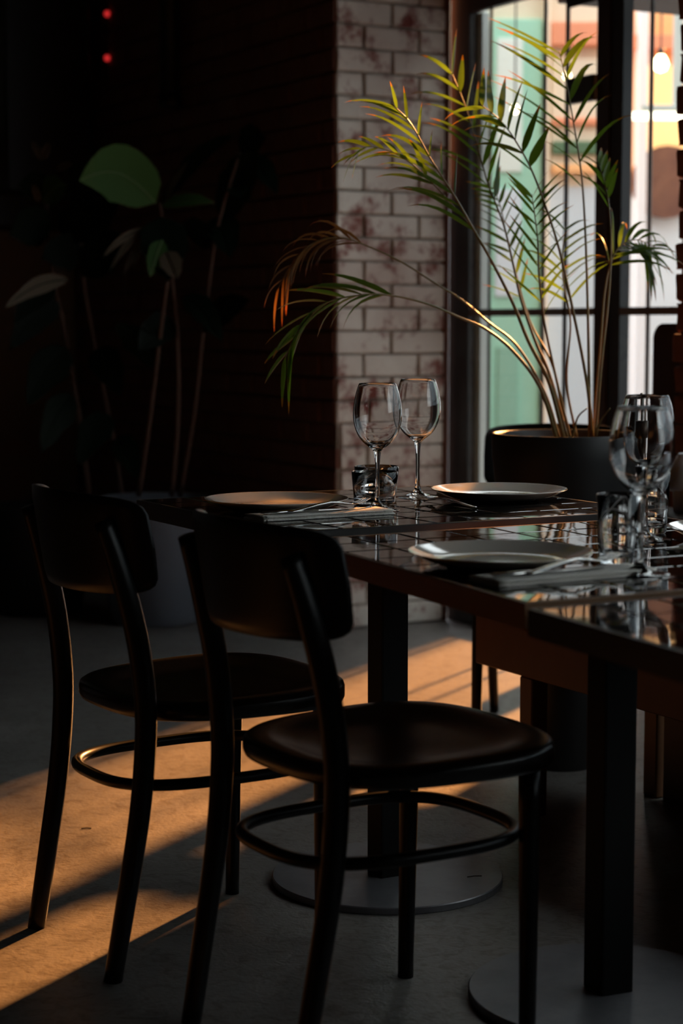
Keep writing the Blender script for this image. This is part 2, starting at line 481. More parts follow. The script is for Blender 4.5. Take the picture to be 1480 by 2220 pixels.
# window 1 (fixed light with glazing bars)
w1 = struct(sbox('window_1', 0.0, 0.132, 0.0, 2.9, M['black_frame'], WN, WN + .04))
sbox('top_rail', 0.132, 0.726, 2.235, 2.9, M['black_frame'], WN, WN + .03, w1)
sbox('bottom_rail', 0.132, 0.726, 0.0, 0.10, M['black_frame'], WN, WN + .03, w1)
sbox('glazing_bar', 0.262, 0.275, 0.10, 2.235, M['grey_bar'], WN + .001, WN + .008, w1)
sbox('glazing_bar', 0.596, 0.610, 0.10, 2.235, M['grey_bar'], WN + .001, WN + .010, w1)
sbox('glazing_bar', 0.132, 0.726, 1.142, 1.168, M['grey_bar'], WN + .0015, WN + .012, w1)
sbox('frame_lining', 0.132, 0.17, 0.10, 2.235, M['pale_bar'], WN + .03, WN + .06, w1)
for s0, s1, z0, z1 in ((.132, .262, .1, 1.142), (.132, .262, 1.168, 2.235), (.275, .596, .1, 1.142), (.275, .596, 1.168, 2.235), (.61, .726, .1, 1.142), (.61, .726, 1.168, 2.235)):
    sbox('pane', s0, s1, z0, z1, M['pane'], WN + .003, WN + .007, w1, bev=0)
# door between window 1 and the wide post
d1 = struct(sbox('door_1', 0.726, 0.738, 0.0, 2.9, M['black_frame'], WN, WN + .013))
sbox('top_rail', 0.738, 0.904, 2.165, 2.9, M['black_frame'], WN, WN + .012, d1)
sbox('bottom_rail', 0.738, 0.904, 0.0, 0.12, M['black_frame'], WN, WN + .012, d1)
sbox('lock_box', 0.745, 0.900, 1.845, 1.93, M['black_frame'], WN - .012, WN + .012, d1)
sbox('glazing_bar', 0.738, 0.904, 1.142, 1.168, M['grey_bar'], WN + .001, WN + .010, d1)
for z0, z1 in ((.12, 1.142), (1.168, 1.845), (1.93, 2.165)):
    sbox('pane', .738, .904, z0, z1, M['pane'], WN + .003, WN + .007, d1, bev=0)
p1 = struct(sbox('door_2', 0.904, 0.975, 0.0, 2.9, M['brown_frame'], WN - .001, WN + .05))
sbox('jamb', 0.975, 1.04, 0.0, 2.9, M['black_frame'], WN + .004, WN + .045, p1)
# window 2
w2 = struct(sbox('window_2', 2.06, 2.12, 0.0, 2.9, M['black_frame']))
sbox('bottom_rail', 1.04, 2.06, 0.0, 0.12, M['black_frame'], WN, WN + .03, w2)
sbox('top_rail', 1.04, 2.06, 2.72, 2.9, M['black_frame'], WN, WN + .03, w2)
sbox('glazing_bar', 1.180, 1.192, 0.12, 2.72, M['grey_bar'], WN + .001, WN + .012, w2)
sbox('glazing_bar', 1.04, 2.06, 1.142, 1.168, M['grey_bar'], WN + .001, WN + .010, w2)
for z0, z1 in ((.12, 1.142), (1.168, 2.72)):
    sbox('pane', 1.04, 2.06, z0, z1, M['pane'], WN + .003, WN + .007, w2, bev=0)

# brick post standing inside the window (rough edges), and the dark rounded screen behind it
RZ = math.atan2(D.y, D.x)
pier = empty('brick_pillar', R(1.872 + .09, 0.035 + .09)); pier.rotation_euler = (0, 0, RZ)
bm = bmesh.new(); box(bm, -.075, .075, -.075, .075, 0, 2.0); bm_obj('core', bm, M['dark_mortar'], pier)
PB = []
for i in range(4):
    bm = bmesh.new(); box(bm, -.088, .088, -.088, .088, 0, CH - .009, .007, 2)
    for v in bm.verts: v.co += Vector((random.uniform(-1, 1), random.uniform(-1, 1), random.uniform(-1, 1))) * .004
    me = bpy.data.meshes.new('brick'); bm.to_mesh(me); bm.free(); me.materials.append(M['dark_brick']); PB.append(me)
for i in range(24):
    link('brick', PB[i % 4], pier, loc=(random.uniform(-.006, .006), random.uniform(-.006, .006), i * CH + .004), rot=(0, 0, random.uniform(-.02, .02) + (PI / 2) * (i % 2)))
tag(pier, 'dark rough-edged brick post standing in front of the right-hand window', 'pillar')
def rounded_panel(name, x0, x1, y0, y1, z0, z1, rad, m, parent, n=8):
    bm = bmesh.new(); pts = [(x0, z0), (x1, z0)]
    for cx, cz, a0 in ((x1 - rad, z1 - rad, 0), (x0 + rad, z1 - rad, PI / 2)):
        for i in range(n + 1):
            a = a0 + i / n * PI / 2; pts.append((cx + rad * math.cos(a), cz + rad * math.sin(a)))
    f = [bm.verts.new((x, y0, z)) for x, z in pts]; g = [bm.verts.new((x, y1, z)) for x, z in pts]
    bm.faces.new(f); bm.faces.new(list(reversed(g)))
    for i in range(len(pts)): j = (i + 1) % len(pts); bm.faces.new((f[j], f[i], g[i], g[j]))
    bmesh.ops.recalc_face_normals(bm, faces=bm.faces[:])
    es = [e for e in bm.edges if len(e.link_faces) == 2 and abs(e.calc_face_angle(0)) > 1.2]
    bmesh.ops.bevel(bm, geom=es, offset=0.005, segments=2, affect='EDGES')
    return bm_obj(name, bm, m, parent)
st = empty('wooden_screen', R(1.493, .26)); st.rotation_euler = (0, 0, RZ)
rounded_panel('panel', 0, 0.80, 0.0, 0.04, 0.03, 1.115, 0.045, M['dark_wood'], st)
for x in (0.04, .70):
    bm = bmesh.new(); box(bm, x, x + .05, -.04, .12, 0, .03, .004); bm_obj('foot', bm, M['dark_wood'], st)
tag(st, 'dark wooden round-cornered screen standing behind the brick post', 'screen')

# ------------------------------------------------------------------ exterior
g = bpy.data.objects
bm = bmesh.new(); box(bm, -8, 14, WN + .25, 14, -.14, -.02)
o = bm_obj('pavement', bm, M['asphalt'], mw=RM); struct(o)
EY = 10.0
def ex(px): return (px - 740) / FPX * EY
def ez(py): return HC + (705 - py) / FPX * EY
fac = empty('shop_front', (ex(1230), EY, -.02))
def fbox(name, px0, px1, z0, z1, m, d0=0.0, d1=0.3, bev=.006):
    bm = bmesh.new(); box(bm, ex(px0) - ex(1230), ex(px1) - ex(1230), d0, d1, z0, z1, bev)
    return bm_obj(name, bm, m, fac)
fbox('lower_wall', 900, 1345, 0, 1.86, M['pale_blue'], .12, .3)
fbox('upper_wall', 900, 1345, 1.86, 2.85, M['cream'], .12, .3)
fbox('parapet', 900, 1345, 2.85, 3.25, M['pale_blue'], .10, .3)
fbox('pilaster', 1000, 1052, 0, 3.0, M['frosted'], .02, .12)
dr = fbox('door', 1060, 1170, 0.05, 2.72, M['mint'], .06, .12)
for nm, a, b_, z0, z1, mm in (('upper_pane', 1072, 1128, 1.93, 2.62, 'frosted'), ('lower_pane', 1072, 1128, 1.28, 1.84, 'pale_blue'), ('bottom_panel', 1078, 1124, .22, 1.02, 'mint_dark')):
    bm = bmesh.new(); box(bm, ex(a) - ex(1230), ex(b_) - ex(1230), .045, .075, z0, z1, .004); bm_obj(nm, bm, M[mm], dr)
fbox('door_post', 1174, 1184, 0, 2.9, M['cream'], .0, .12)
fbox('orange_fascia', 1186, 1330, 2.58, 2.70, M['orange_band'], .03, .12)
fbox('shop_window', 1190, 1300, 1.95, 2.52, M['cream'], .08, .12)
for k, (z0, z1, mm) in enumerate(((2.02, 2.09, 'tree'), (2.17, 2.21, 'orange_band'), (1.92, 1.97, 'peach'))):
    fbox('window_display', 1192, 1296, z0, z1, M[mm], .04, .08, .01)
tag(fac, 'pale blue street wall with mint green glazed door seen through the left panes', 'building')
sh = empty('peach_house', (ex(1430), EY + .6, -.02))
def hbox(name, x0, x1, z0, z1, m, d0=0.0, d1=0.3):
    bm = bmesh.new(); box(bm, x0, x1, d0, d1, z0, z1, .006); return bm_obj(name, bm, M[m], sh)
hbox('pale_pilaster', ex(1369) * 1.06 - ex(1430), ex(1390) * 1.06 - ex(1430), 0, 3.3, 'white_shade', -.05, .1)
hbox('lower_wall', -.25, .9, 0, 1.88, 'pale_blue', .1, .3)
hbox('upper_wall', -.25, .9, 1.88, 3.3, 'peach', .1, .3)
hbox('lit_window', -.05, .42, 1.98, 2.56, 'shopglow', .05, .1)
hbox('orange_lintel', -.22, .5, 2.64, 2.72, 'orange_band', .0, .1)
bm = bmesh.new()
bmesh.ops.create_cone(bm, cap_ends=True, segments=24, radius1=.2, radius2=.2, depth=.06, matrix=Matrix.Translation((.12, 0.03, 1.92)) @ Matrix.Rotation(PI / 2, 4, 'X'))
bm_obj('round_sign', bm, M['brown_trim'], sh)
tag(sh, 'peach house wall with a glowing window seen through the right-hand pane', 'building')
nb = empty('sun_blocking_building', R(4.4, 6.0)); nb.rotation_euler = (0, 0, RZ)  # unseen block added to stop low sun at the nearer windows
bm = bmesh.new(); box(bm, -4.6, 4.6, -2.0, 2.0, -.02, 4.6); bm_obj('walls', bm, M['pale_blue'], nb)
bm = bmesh.new(); box(bm, -4.75, 4.75, -2.15, 2.15, 4.6, 4.8, .02); bm_obj('roof', bm, M['cream'], nb)
tag(nb, 'added sun-blocking pale building across the street beyond the windows out of frame', 'building')
aw = empty('sunshade', R(2.1, WN + .25, 2.22)); aw.rotation_euler = (0, 0, RZ)  # board added to cut high sun reaching the palm leaves
bm = bmesh.new(); box(bm, -1.6, .15, -.14, .70, 0, .03, .005); bm_obj('board', bm, M['brown_frame'], aw)
for x in (-1.4, .05):
    bm = bmesh.new(); tube(bm, [(x, -.2, .5), (x, .62, .03)], .01, 8); bm_obj('stay', bm, M['black_frame'], aw)
tag(aw, 'added dark awning outside above the right-hand window', 'sunshade')
# string of bulbs and a tube lamp outside
def bulb(px, py, Y, r, label):
    e = empty('light_bulb', at_depth(px, py, Y))
    bm = bmesh.new(); lathe(bm, [(0, -r), (r * .7, -r * .72), (r, 0), (r * .75, r * .7), (r * .35, r * 1.3), (0, r * 1.35)], 20); bm_obj('globe', bm, M['bulb'], e, True)
    bm = bmesh.new(); lathe(bm, [(0, r * 1.2), (r * .42, r * 1.2), (r * .42, r * 2), (0, r * 2)], 16); bm_obj('cap', bm, M['black_frame'], e, True)
    bm = bmesh.new(); tube(bm, [(0, 0, r * 2), (0, 0, 3.3 - e.location.z)], .004, 6); bm_obj('cord', bm, M['black_frame'], e)
    tag(e, label, 'light bulb', 'bulbs hanging outside')
bulb(1432, 140, 8.6, .035, 'bright warm bulb outside the right-hand window, nearest the brick post')
bulb(1116, 238, 8.6, .018, 'small warm bulb glowing behind the palm in front of the milky door pane')
bulb(1229, 165, 8.6, .018, 'small warm bulb beside the door stile above the lock box')
tl = empty('tube_lamp', at_depth(1436, 252, 8.9))
bm = bmesh.new(); tube(bm, [(-.14, 0, 0), (.35, 0, 0)], .018, 12); bm_obj('tube', bm, M['tube'], tl)
bm = bmesh.new(); box(bm, -.1, .3, -.03, .03, .02, .05, .004); bm_obj('housing', bm, M['pale_bar'], tl)
bm = bmesh.new(); box(bm, .05, .09, -.02, .05, .03, 1.3); bm_obj('bracket', bm, M['pale_bar'], tl)
tag(tl, 'bright horizontal tube lamp outside the right-hand window', 'lamp')

# ------------------------------------------------------------------ tables
def make_table(corner, U, V, nu, nv, ztop, pole_at, base_r, labels, edge_mat, side_panel=None):
    """corner: front-left; U runs towards the back along the left edge, V to the right"""
    U = Vector(U); V = Vector(V)
    pc = Vector(pole_at)
    t = empty('dining_table', (pc.x, pc.y, 0))
    c0 = Vector(corner) - Vector((pc.x, pc.y, 0))
    th = 0.036
    def pt(a, b, z): return Vector((c0.x, c0.y, 0)) + U * a + V * b + Vector((0, 0, z))
    # rim with a raised metal lip and the bed under the tiles
    e = 0.006
    lu, lv = U.length, V.length
    eu, ev = e / lu, e / lv
    vs, fs = [], []
    ring = lambda a0, a1, b0, b1, z: [pt(a0, b0, z), pt(a1, b0, z), pt(a1, b1, z), pt(a0, b1, z)]
    for r in (ring(0, 1, 0, 1, ztop - th), ring(0, 1, 0, 1, ztop - .0015), ring(eu * .3, 1 - eu * .3, ev * .3, 1 - ev * .3, ztop), ring(eu, 1 - eu, ev, 1 - ev, ztop), ring(eu, 1 - eu, ev, 1 - ev, ztop - .012)):
        vs += r
    for k in range(4):
        for i in range(4):
            j = (i + 1) % 4; fs.append((k * 4 + i, k * 4 + j, (k + 1) * 4 + j, (k + 1) * 4 + i))
    fs.append((3, 2, 1, 0)); fs.append((16, 17, 18, 19))
    o = link('table_top', me_from('table_top', vs, fs, edge_mat), t)
    bm = bmesh.new(); bm.from_mesh(o.data); bmesh.ops.recalc_face_normals(bm, faces=bm.faces[:]); bm.to_mesh(o.data); bm.free()
    vs = ring(eu, 1 - eu, ev, 1 - ev, ztop - .0018); vs += ring(eu, 1 - eu, ev, 1 - ev, ztop - .010)
    link('grout', me_from('grout', vs, [(0, 3, 2, 1), (4, 5, 6, 7)] + [(i, (i + 1) % 4, 4 + (i + 1) % 4, 4 + i) for i in range(4)], M['grout']), t)
    # tiles
    du, dv = (1 - 2 * eu) / nu, (1 - 2 * ev) / nv
    gap = .0016
    meshes = []
    for k in range(3):
        hu, hv = U * (du / 2) - U.normalized() * gap, V * (dv / 2) - V.normalized() * gap
        bu, bv = U.normalized() * .0034, V.normalized() * .0034
        z = Vector((0, 0, 1))
        P = []
        for zz, q in ((-.006, 0), (-.0018, 0), (-.0006, .45), (0, 1)):
            for su, sv in ((-1, -1), (1, -1), (1, 1), (-1, 1)):
                P.append(hu * su + hv * sv - (bu * su + bv * sv) * q + z * zz)
        F = [(3, 2, 1, 0), (12, 13, 14, 15)]
        for a in range(3):
            for i in range(4):
                j = (i + 1) % 4; F.append((a * 4 + i, a * 4 + j, a * 4 + 4 + j, a * 4 + 4 + i))
        if U.cross(V).z < 0: F = [tuple(reversed(f)) for f in F]
        meshes.append(me_from('tile', P, F, M['tile']))
    for i in range(nu):
        for j in range(nv):
            p = pt(eu + (i + .5) * du, ev + (j + .5) * dv, ztop + random.uniform(-.0003, .0002))
            o = link('tile', meshes[(i + j) % 3], t, loc=p, rot=(random.uniform(-.0025, .0025), random.uniform(-.0025, .0025), 0))
    # pole, top plate, base
    ang = math.atan2(U.y, U.x)
    bm = bmesh.new(); box(bm, -.03, .03, -.03, .03, .012, ztop - th, .004, 2)
    bmesh.ops.rotate(bm, verts=bm.verts[:], matrix=Matrix.Rotation(ang, 3, 'Z')); bm_obj('pole', bm, M['table_metal'], t)
    bm = bmesh.new(); box(bm, -.12, .12, -.12, .12, ztop - th - .006, ztop - th, .002)
    bmesh.ops.rotate(bm, verts=bm.verts[:], matrix=Matrix.Rotation(ang, 3, 'Z')); bm_obj('top_plate', bm, M['table_metal'], t)
    bm = bmesh.new(); lathe(bm, [(0, 0), (base_r - .001, 0), (base_r, .002), (base_r, .0125), (base_r - .002, .0145), (0, .0145)], 96); bm_obj('base_plate', bm, M['base_metal'], t)
    tag(t, labels, 'table', 'tiled tables pushed end to end')
    return t
T1Z = 0.75
make_table((-.087, 3.291, 0), (-.338, .616, 0), (.702, .385, 0), 7, 8, T1Z, (.092, 3.712, 0), .2315,
           'farthest of the black tiled tables, with the two empty wine glasses near its middle', M['table_edge_dark'])
T2Z = 0.744
make_table((.243, 2.478, 0), (-.328, .755, 0), (.702, .385, 0), 8, 8, T2Z, (.442, 3.046, 0), .2315,
           'middle black tiled table with a plate and folded napkin on its left side', M['table_edge'])
make_table((.243 + .300, 2.440 - .690, 0), (-.300, .690, 0), (.702, .385, 0), 7, 8, T2Z - .002, (.80, 2.28, 0), .2315,
           'nearest black tiled table, bare, running out of the frame on the right', M['table_edge_dark'])

# ------------------------------------------------------------------ chairs
def superell(a, b, n, k, N_):
    out = []
    for i in range(N_):
        t = 2 * PI * i / N_
        c, s = math.cos(t), math.sin(t)
        x = a * math.copysign(abs(c) ** (2 / n), c); y = b * math.copysign(abs(s) ** (2 / n), s)
        y *= 1 + k * x / a
        out.append((x, y))
    return out
def make_chair():
    t = empty('dining_chair')
    SX = 0.262; SZ = 0.472
    # seat
    bm = bmesh.new(); NS = 72
    spec = [(0.0, -.016), (.25, -.0158), (.5, -.0145), (.64, -.012), (.74, -.0055), (.82, -.0003), (.86, .0006), (.92, .001), (.965, -.0008), (.992, -.005), (1.0, -.011), (1.0, -.026), (.988, -.033), (.95, -.036), (.5, -.036), (0, -.036)]
    rings = []
    for q, dz in spec:
        if q == 0: rings.append([bm.verts.new((SX, 0, SZ + dz))]); continue
        rings.append([bm.verts.new((SX + x * q, y * q, SZ + dz + (.004 * (x / .225) if dz > -.02 else 0))) for x, y in superell(.220, .225, 2.9, .07, NS)])
    for a, b in zip(rings, rings[1:]):
        for i in range(NS):
            j = (i + 1) % NS
            if len(a) == 1: bm.faces.new((a[0], b[i], b[j]))
            elif len(b) == 1: bm.faces.new((a[i], b[0], a[j]))
            else: bm.faces.new((a[i], b[i], b[j], a[j]))
    bmesh.ops.recalc_face_normals(bm, faces=bm.faces[:])
    bm_obj('seat', bm, M['chair_seat'], t, True)
    # rear legs carrying on as back posts
    for s in (1, -1):
        bm = bmesh.new()
        pts = catmull([(-.012, .169 * s, 0), (.010, .172 * s, .12), (.038, .175 * s, .28), (.050, .176 * s, .40), (.050, .176 * s, .49), (.036, .172 * s, .60), (.008, .166 * s, .71), (-.016, .160 * s, .785)], 5)
        rad = []
        for p in pts:
            z = p.z
            rad.append(.0155 + (.0030 * math.sin(min(1, max(0, z / .62)) * PI / 2)) - max(0, (z - .66)) * .03)
        tube(bm, pts, rad, 14, flat=(1.08, .86, (1, 0, 0)))
        bm_obj('rear_leg', bm, M['chair'], t, True)
    for s in (1, -1):
        bm = bmesh.new()
        tube(bm, catmull([(.400, .172 * s, 0), (.402, .170 * s, .2), (.404, .166 * s, .44)], 4), [.0135, .0137, .014, .0145, .015, .0155, .016, .0165, .017], 14)
        bm_obj('front_leg', bm, M['chair'], t, True)
    # bentwood ring
    bm = bmesh.new()
    tube(bm, [(.232 + x, y, .322) for x, y in superell(.205, .168, 3.0, .04, 64)], .0105, 12, closed=True)
    bm_obj('stretcher_ring', bm, M['chair'], t, True)
    # curved backrest: bent panel
    bm = bmesh.new()
    NU, NV, TH = 28, 10, .013
    W, Hh = .211, .080
    def cp(u, v, off):
        # superelliptical outline
        yy = u * W; vv = v
        lim = (1 - abs(u) ** 12) ** (1 / 7) if abs(u) < 1 else 0
        zz = .742 + vv * Hh * max(lim, .02) + .010 * (1 - u * u) * (1 if v > 0 else -.4)
        bow = .074 * (abs(u) ** 2.1) + .018 * abs(u) ** 9
        x = -.020 + bow - (zz - .66) * .16 + off * (1 - .5 * (abs(v) ** 8)) * (1 - .5 * abs(u) ** 10)
        return Vector((x, yy * (1 - .07 * u * u), zz))
    for side in (1, -1):
        g_ = [[bm.verts.new(cp(math.sin(-PI / 2 + PI * i / NU), -1 + 2 * j / NV, side * TH / 2)) for j in range(NV + 1)] for i in range(NU + 1)]
        for i in range(NU):
            for j in range(NV):
                bm.faces.new((g_[i][j], g_[i + 1][j], g_[i + 1][j + 1], g_[i][j + 1]))
        if side == 1: A = g_
        else: B = g_
    per = [(i, 0) for i in range(NU)] + [(NU, j) for j in range(NV)] + [(NU - i, NV) for i in range(NU)] + [(0, NV - j) for j in range(NV)]
    for k in range(len(per)):
        a, b = per[k], per[(k + 1) % len(per)]
        bm.faces.new((A[a[0]][a[1]], A[b[0]][b[1]], B[b[0]][b[1]], B[a[0]][a[1]]))
    bmesh.ops.recalc_face_normals(bm, faces=bm.faces[:])
    bm_obj('backrest', bm, M['chair'], t, True)
    return t
ch1 = make_chair()
fa = math.atan2(.521, .853)
ch1.location = (-.466, 3.268, 0); ch1.rotation_euler = (0, 0, fa)
tag(ch1, 'black bentwood chair standing farther left, whole seat ring and floor light around it', 'chair', 'black bentwood chairs')
ch2 = copy_tree(ch1); ch2.location = (-.142, 2.79, 0)
tag(ch2, 'black bentwood chair nearest the camera, in front of the round steel base', 'chair', 'black bentwood chairs')
ch3 = copy_tree(ch1); ch3.location = (.605, 5.34, 0); ch3.rotation_euler = (0, 0, math.atan2(-.98, -.19))
tag(ch3, 'black chair with rounded backrest standing behind the potted palm', 'chair', 'black bentwood chairs')

# ------------------------------------------------------------------ bench with the potted palm
bn = empty('wooden_bench', (.315, 4.40, 0)); bn.rotation_euler = (0, 0, math.atan2(D.y, D.x))
def bb(name, a, m='wood', bev=.003):
    bm = bmesh.new(); box(bm, *a, bev); return bm_obj(name, bm, M[m], bn)
bb('seat_board', (0, 2.9, 0, .40, .435, .462))
bb('front_apron', (0, 2.9, 0, .022, .318, .435))
bb('back_apron', (.05, 2.9, .378, .40, .318, .435))
bb('end_apron', (0, .022, .022, .378, .36, .435))
for x in (.185, 1.5, 2.8):
    bb('leg', (x, x + .05, .0, .045, 0, .318)); bb('leg', (x, x + .05, .355, .40, 0, .318))
bb('darkening_panel', (.25, 2.9, .362, .376, 0.0, .318), 'dark_wood')  # panel added to keep the view under the bench dark
tag(bn, 'brown wooden bench behind the tables, in front of the tall palm pot', 'bench')

palm = empty('potted_palm', (.558, 4.72, 0))
PR = Vector(palm.location)
rimz = .842
bm = bmesh.new(); lathe(bm, [(0, 0), (.084, 0), (.088, .004), (.100, .235), (.135, .47), (.168, .66), (.180, .78), (.183, rimz - .004), (.181, rimz), (.175, rimz), (.173, rimz - .01), (.168, rimz - .045), (0, rimz - .045)], 64)
bm_obj('pot', bm, M['pot_black'], palm, True)
bm = bmesh.new(); lathe(bm, [(0, rimz - .022), (.08, rimz - .025), (.167, rimz - .03), (.166, rimz - .05), (0, rimz - .05)], 32); bm_obj('soil', bm, M['soil'], palm, True)

def leaf_mesh(pts, width, side, fold, m, name='leaflet', prof=None, nw=1):
    """ribbon along pts; side = lateral unit vector; V fold"""
    n = len(pts); vs = []; uv = []; fs = []
    for i, p in enumerate(pts):
        t = i / (n - 1)
        w_ = width * (prof(t) * (1 + (.07 * math.sin(t * 19 + p.x * 40) if nw > 1 else 0)) if prof else (math.sin(min(1, t * 3.2 + .12) * PI / 2) * (1 - t ** 2.6)) + .02)
        tg = (pts[min(i + 1, n - 1)] - pts[max(i - 1, 0)]).normalized()
        s = (side - tg * side.dot(tg)).normalized(); nn = tg.cross(s)
        for k in range(-nw, nw + 1):
            f = k / nw
            vs.append(p + s * (w_ * f) + nn * (abs(f) * w_ * fold)); uv.append((f * .5 + .5, t))
    c = 2 * nw + 1
    for i in range(n - 1):
        for k in range(2 * nw):
            fs.append((i * c + k, i * c + k + 1, (i + 1) * c + k + 1, (i + 1) * c + k))
    return me_from(name, vs, fs, m, True, uv)

def frond(parent, pix, depths, r0, r1, leaflets, m, seed, stem_mat='stem', base=None):
    """pix: rachis in photograph pixels with a depth for each; leaflets: list of (t0,t1,n,side,length0,length1,angle,droop,width)"""
    rr = random.Random(seed)
    P = [at_depth(x, y, d + .39) - PR for (x, y), d in zip(pix, depths)]
    cur = catmull(P, 8); L = len(cur)
    bm = bmesh.new()
    tube(bm, cur, [r0 + (r1 - r0) * (i / (L - 1)) for i in range(L)], 8)
    fo = bm_obj('frond', bm, M[stem_mat], parent, True)
    for (t0, t1, n, side, l0, l1, ang, droop, wd) in leaflets:
        for k in range(n):
            q = k / max(1, n - 1); t = t0 + (t1 - t0) * q
            f = t * (L - 1); i = min(int(f), L - 2); p = cur[i].lerp(cur[i + 1], f - i)
            tg = (cur[i + 1] - cur[i]).normalized()
            view = Vector((0, 1, 0))
            lat = view.cross(tg).normalized() * side      # +1: right of travel seen from camera
            yaw = rr.uniform(-.55, .55)
            lat = (lat * math.cos(yaw) + view * math.sin(yaw)).normalized()
            a = math.radians(ang + rr.uniform(-7, 7))
            d = (tg * math.cos(a) + lat * math.sin(a)).normalized()
            ln = (l0 + (l1 - l0) * q) * rr.uniform(.82, 1.12)
            pts = []; S = 7; cp = p.copy(); dd = d.copy()
            dr_ = droop * rr.uniform(.6, 1.4)
            for s_ in range(S + 1):
                pts.append(cp.copy()); cp = cp + dd * (ln / S)
                dd = (dd + Vector((0, 0, -dr_ * (s_ + .6) / S * .5)) + Vector((0, rr.uniform(-.03, .03), 0))).normalized()
            sd_ = Vector((0, 0, 1)).cross(d)
            if sd_.length < .2: sd_ = Vector((1, 0, 0))
            sd_ = (sd_.normalized() * math.cos(rr.uniform(.2, 1.1)) + d.cross(sd_).normalized() * math.sin(rr.uniform(.2, 1.1))).normalized()
            link('leaflet', leaf_mesh(pts, wd * rr.uniform(.8, 1.15), sd_, .35, M[m]), fo)
    return fo

yb = 4.33
# 1 tall upright frond in front of the door
frond(palm, [(1278, 950), (1276, 800), (1274, 690), (1269, 519), (1261, 389), (1246, 285), (1226, 173), (1212, 112)], [4.33, 4.33, 4.34, 4.36, 4.38, 4.40, 4.42, 4.44], .0042, .0012,
      [(.66, .99, 9, -1, .25, .20, 46, .15, .0060), (.62, .97, 7, 1, .19, .12, 40, .75, .0090), (.55, .66, 3, -1, .14, .18, 36, .3, .004)], 'leaflet', 1)
# 2 middle frond with broad dark leaflets
frond(palm, [(1284, 950), (1269, 814), (1227, 606), (1199, 497), (1156, 378), (1120, 310), (1085, 262), (1040, 225)], [4.33, 4.30, 4.26, 4.24, 4.22, 4.20, 4.18, 4.16], .0042, .0010,
      [(.60, .98, 7, 1, .14, .11, 50, .1, .0120), (.58, .96, 6, -1, .17, .12, 35, .5, .009)], 'leaflet', 2)
# 3 left arching frond
frond(palm, [(1222, 950), (1190, 830), (1145, 740), (1112, 659), (1069, 573), (1026, 497), (983, 422), (934, 346), (890, 268), (850, 226)], [4.30, 4.28, 4.24, 4.20, 4.16, 4.12, 4.08, 4.04, 4.0, 3.98], .0052, .0011,
      [(.55, .98, 12, -1, .22, .12, 24, .45, .0055), (.66, .97, 6, 1, .10, .07, 34, .35, .0045)], 'leaflet', 3)
frond(palm, [(1020, 490), (940, 400), (870, 340), (800, 318), (765, 340)], [4.12, 4.08, 4.03, 3.98, 3.96], .002, .0008,
      [(.25, .98, 8, -1, .14, .07, 22, .5, .0055), (.3, .95, 7, 1, .12, .07, 20, .4, .0055)], 'leaflet', 33)
# 4 second left frond reaching the top
frond(palm, [(1230, 950), (1190, 810), (1160, 740), (1129, 649), (1112, 573), (1091, 486), (1058, 400), (1037, 324), (1010, 235), (978, 155)], [4.31, 4.33, 4.36, 4.38, 4.40, 4.42, 4.44, 4.46, 4.48, 4.50], .0045, .0010,
      [(.66, .99, 8, -1, .19, .12, 38, .4, .0065), (.62, .99, 8, 1, .16, .11, 30, .1, .0075)], 'leaflet', 4)
# 5 yellow-lit inner frond
frond(palm, [(1226, 950), (1200, 800), (1150, 700), (1120, 600), (1100, 520), (1085, 450), (1068, 405)], [4.34, 4.42, 4.50, 4.55, 4.58, 4.60, 4.62], .0036, .0010,
      [(.42, .98, 13, -1, .11, .07, 48, .1, .0055), (.45, .98, 10, 1, .11, .07, 34, .05, .0055)], 'leaflet', 5)
frond(palm, [(1236, 950), (1205, 820), (1180, 700), (1168, 600), (1165, 520), (1158, 460), (1152, 420)], [4.32, 4.30, 4.28, 4.26, 4.25, 4.24, 4.23], .0036, .0010,
      [(.40, .96, 9, -1, .15, .09, 36, .0, .0055), (.36, .96, 12, 1, .14, .10, 46, .35, .0045)], 'leaflet', 6)
# 7 right arching frond, pale top and drooping lit leaflets
frond(palm, [(1290, 950), (1302, 800), (1318, 650), (1324, 540), (1320, 450), (1310, 395), (1296, 350)], [4.32, 4.33, 4.36, 4.38, 4.40, 4.42, 4.44], .0040, .0010,
      [(.72, .98, 5, 1, .08, .05, 30, .1, .0085), (.66, .95, 5, -1, .12, .08, 28, .5, .006)], 'leaflet', 7)
frond(palm, [(1284, 950), (1300, 760), (1312, 620), (1335, 545), (1375, 520), (1420, 535)], [4.34, 4.38, 4.42, 4.44, 4.46, 4.48], .0036, .0010,
      [(.50, .97, 14, 1, .20, .14, 55, .6, .0080), (.5, .97, 8, -1, .13, .10, 30, 1.5, .0060)], 'leaflet', 8)
# 9 low frond arching far left, green, drooping at its end
frond(palm, [(1206, 950), (1170, 840), (1110, 760), (1050, 712), (1000, 690), (930, 660), (850, 641), (780, 640), (700, 660), (648, 715), (615, 780)], [4.28, 4.24, 4.20, 4.16, 4.12, 4.08, 4.04, 4.0, 3.97, 3.95, 3.94], .0046, .0010,
      [(.62, .99, 10, -1, .18, .14, 18, 1.0, .0075), (.60, .97, 9, 1, .19, .10, 20, .35, .0075)], 'leaflet', 9)
# 10 dried frond above it
frond(palm, [(1212, 950), (1180, 850), (1120, 750), (1060, 700), (1000, 650), (940, 612), (870, 568), (800, 535), (745, 517), (690, 522), (640, 560), (600, 630)], [4.36, 4.36, 4.34, 4.32, 4.30, 4.28, 4.26, 4.24, 4.22, 4.21, 4.20, 4.20], .0038, .0009,
      [(.66, .99, 13, -1, .15, .12, 20, 1.7, .0045), (.66, .97, 9, 1, .13, .09, 25, 1.4, .004)], 'leaflet_dry', 10, 'stem')
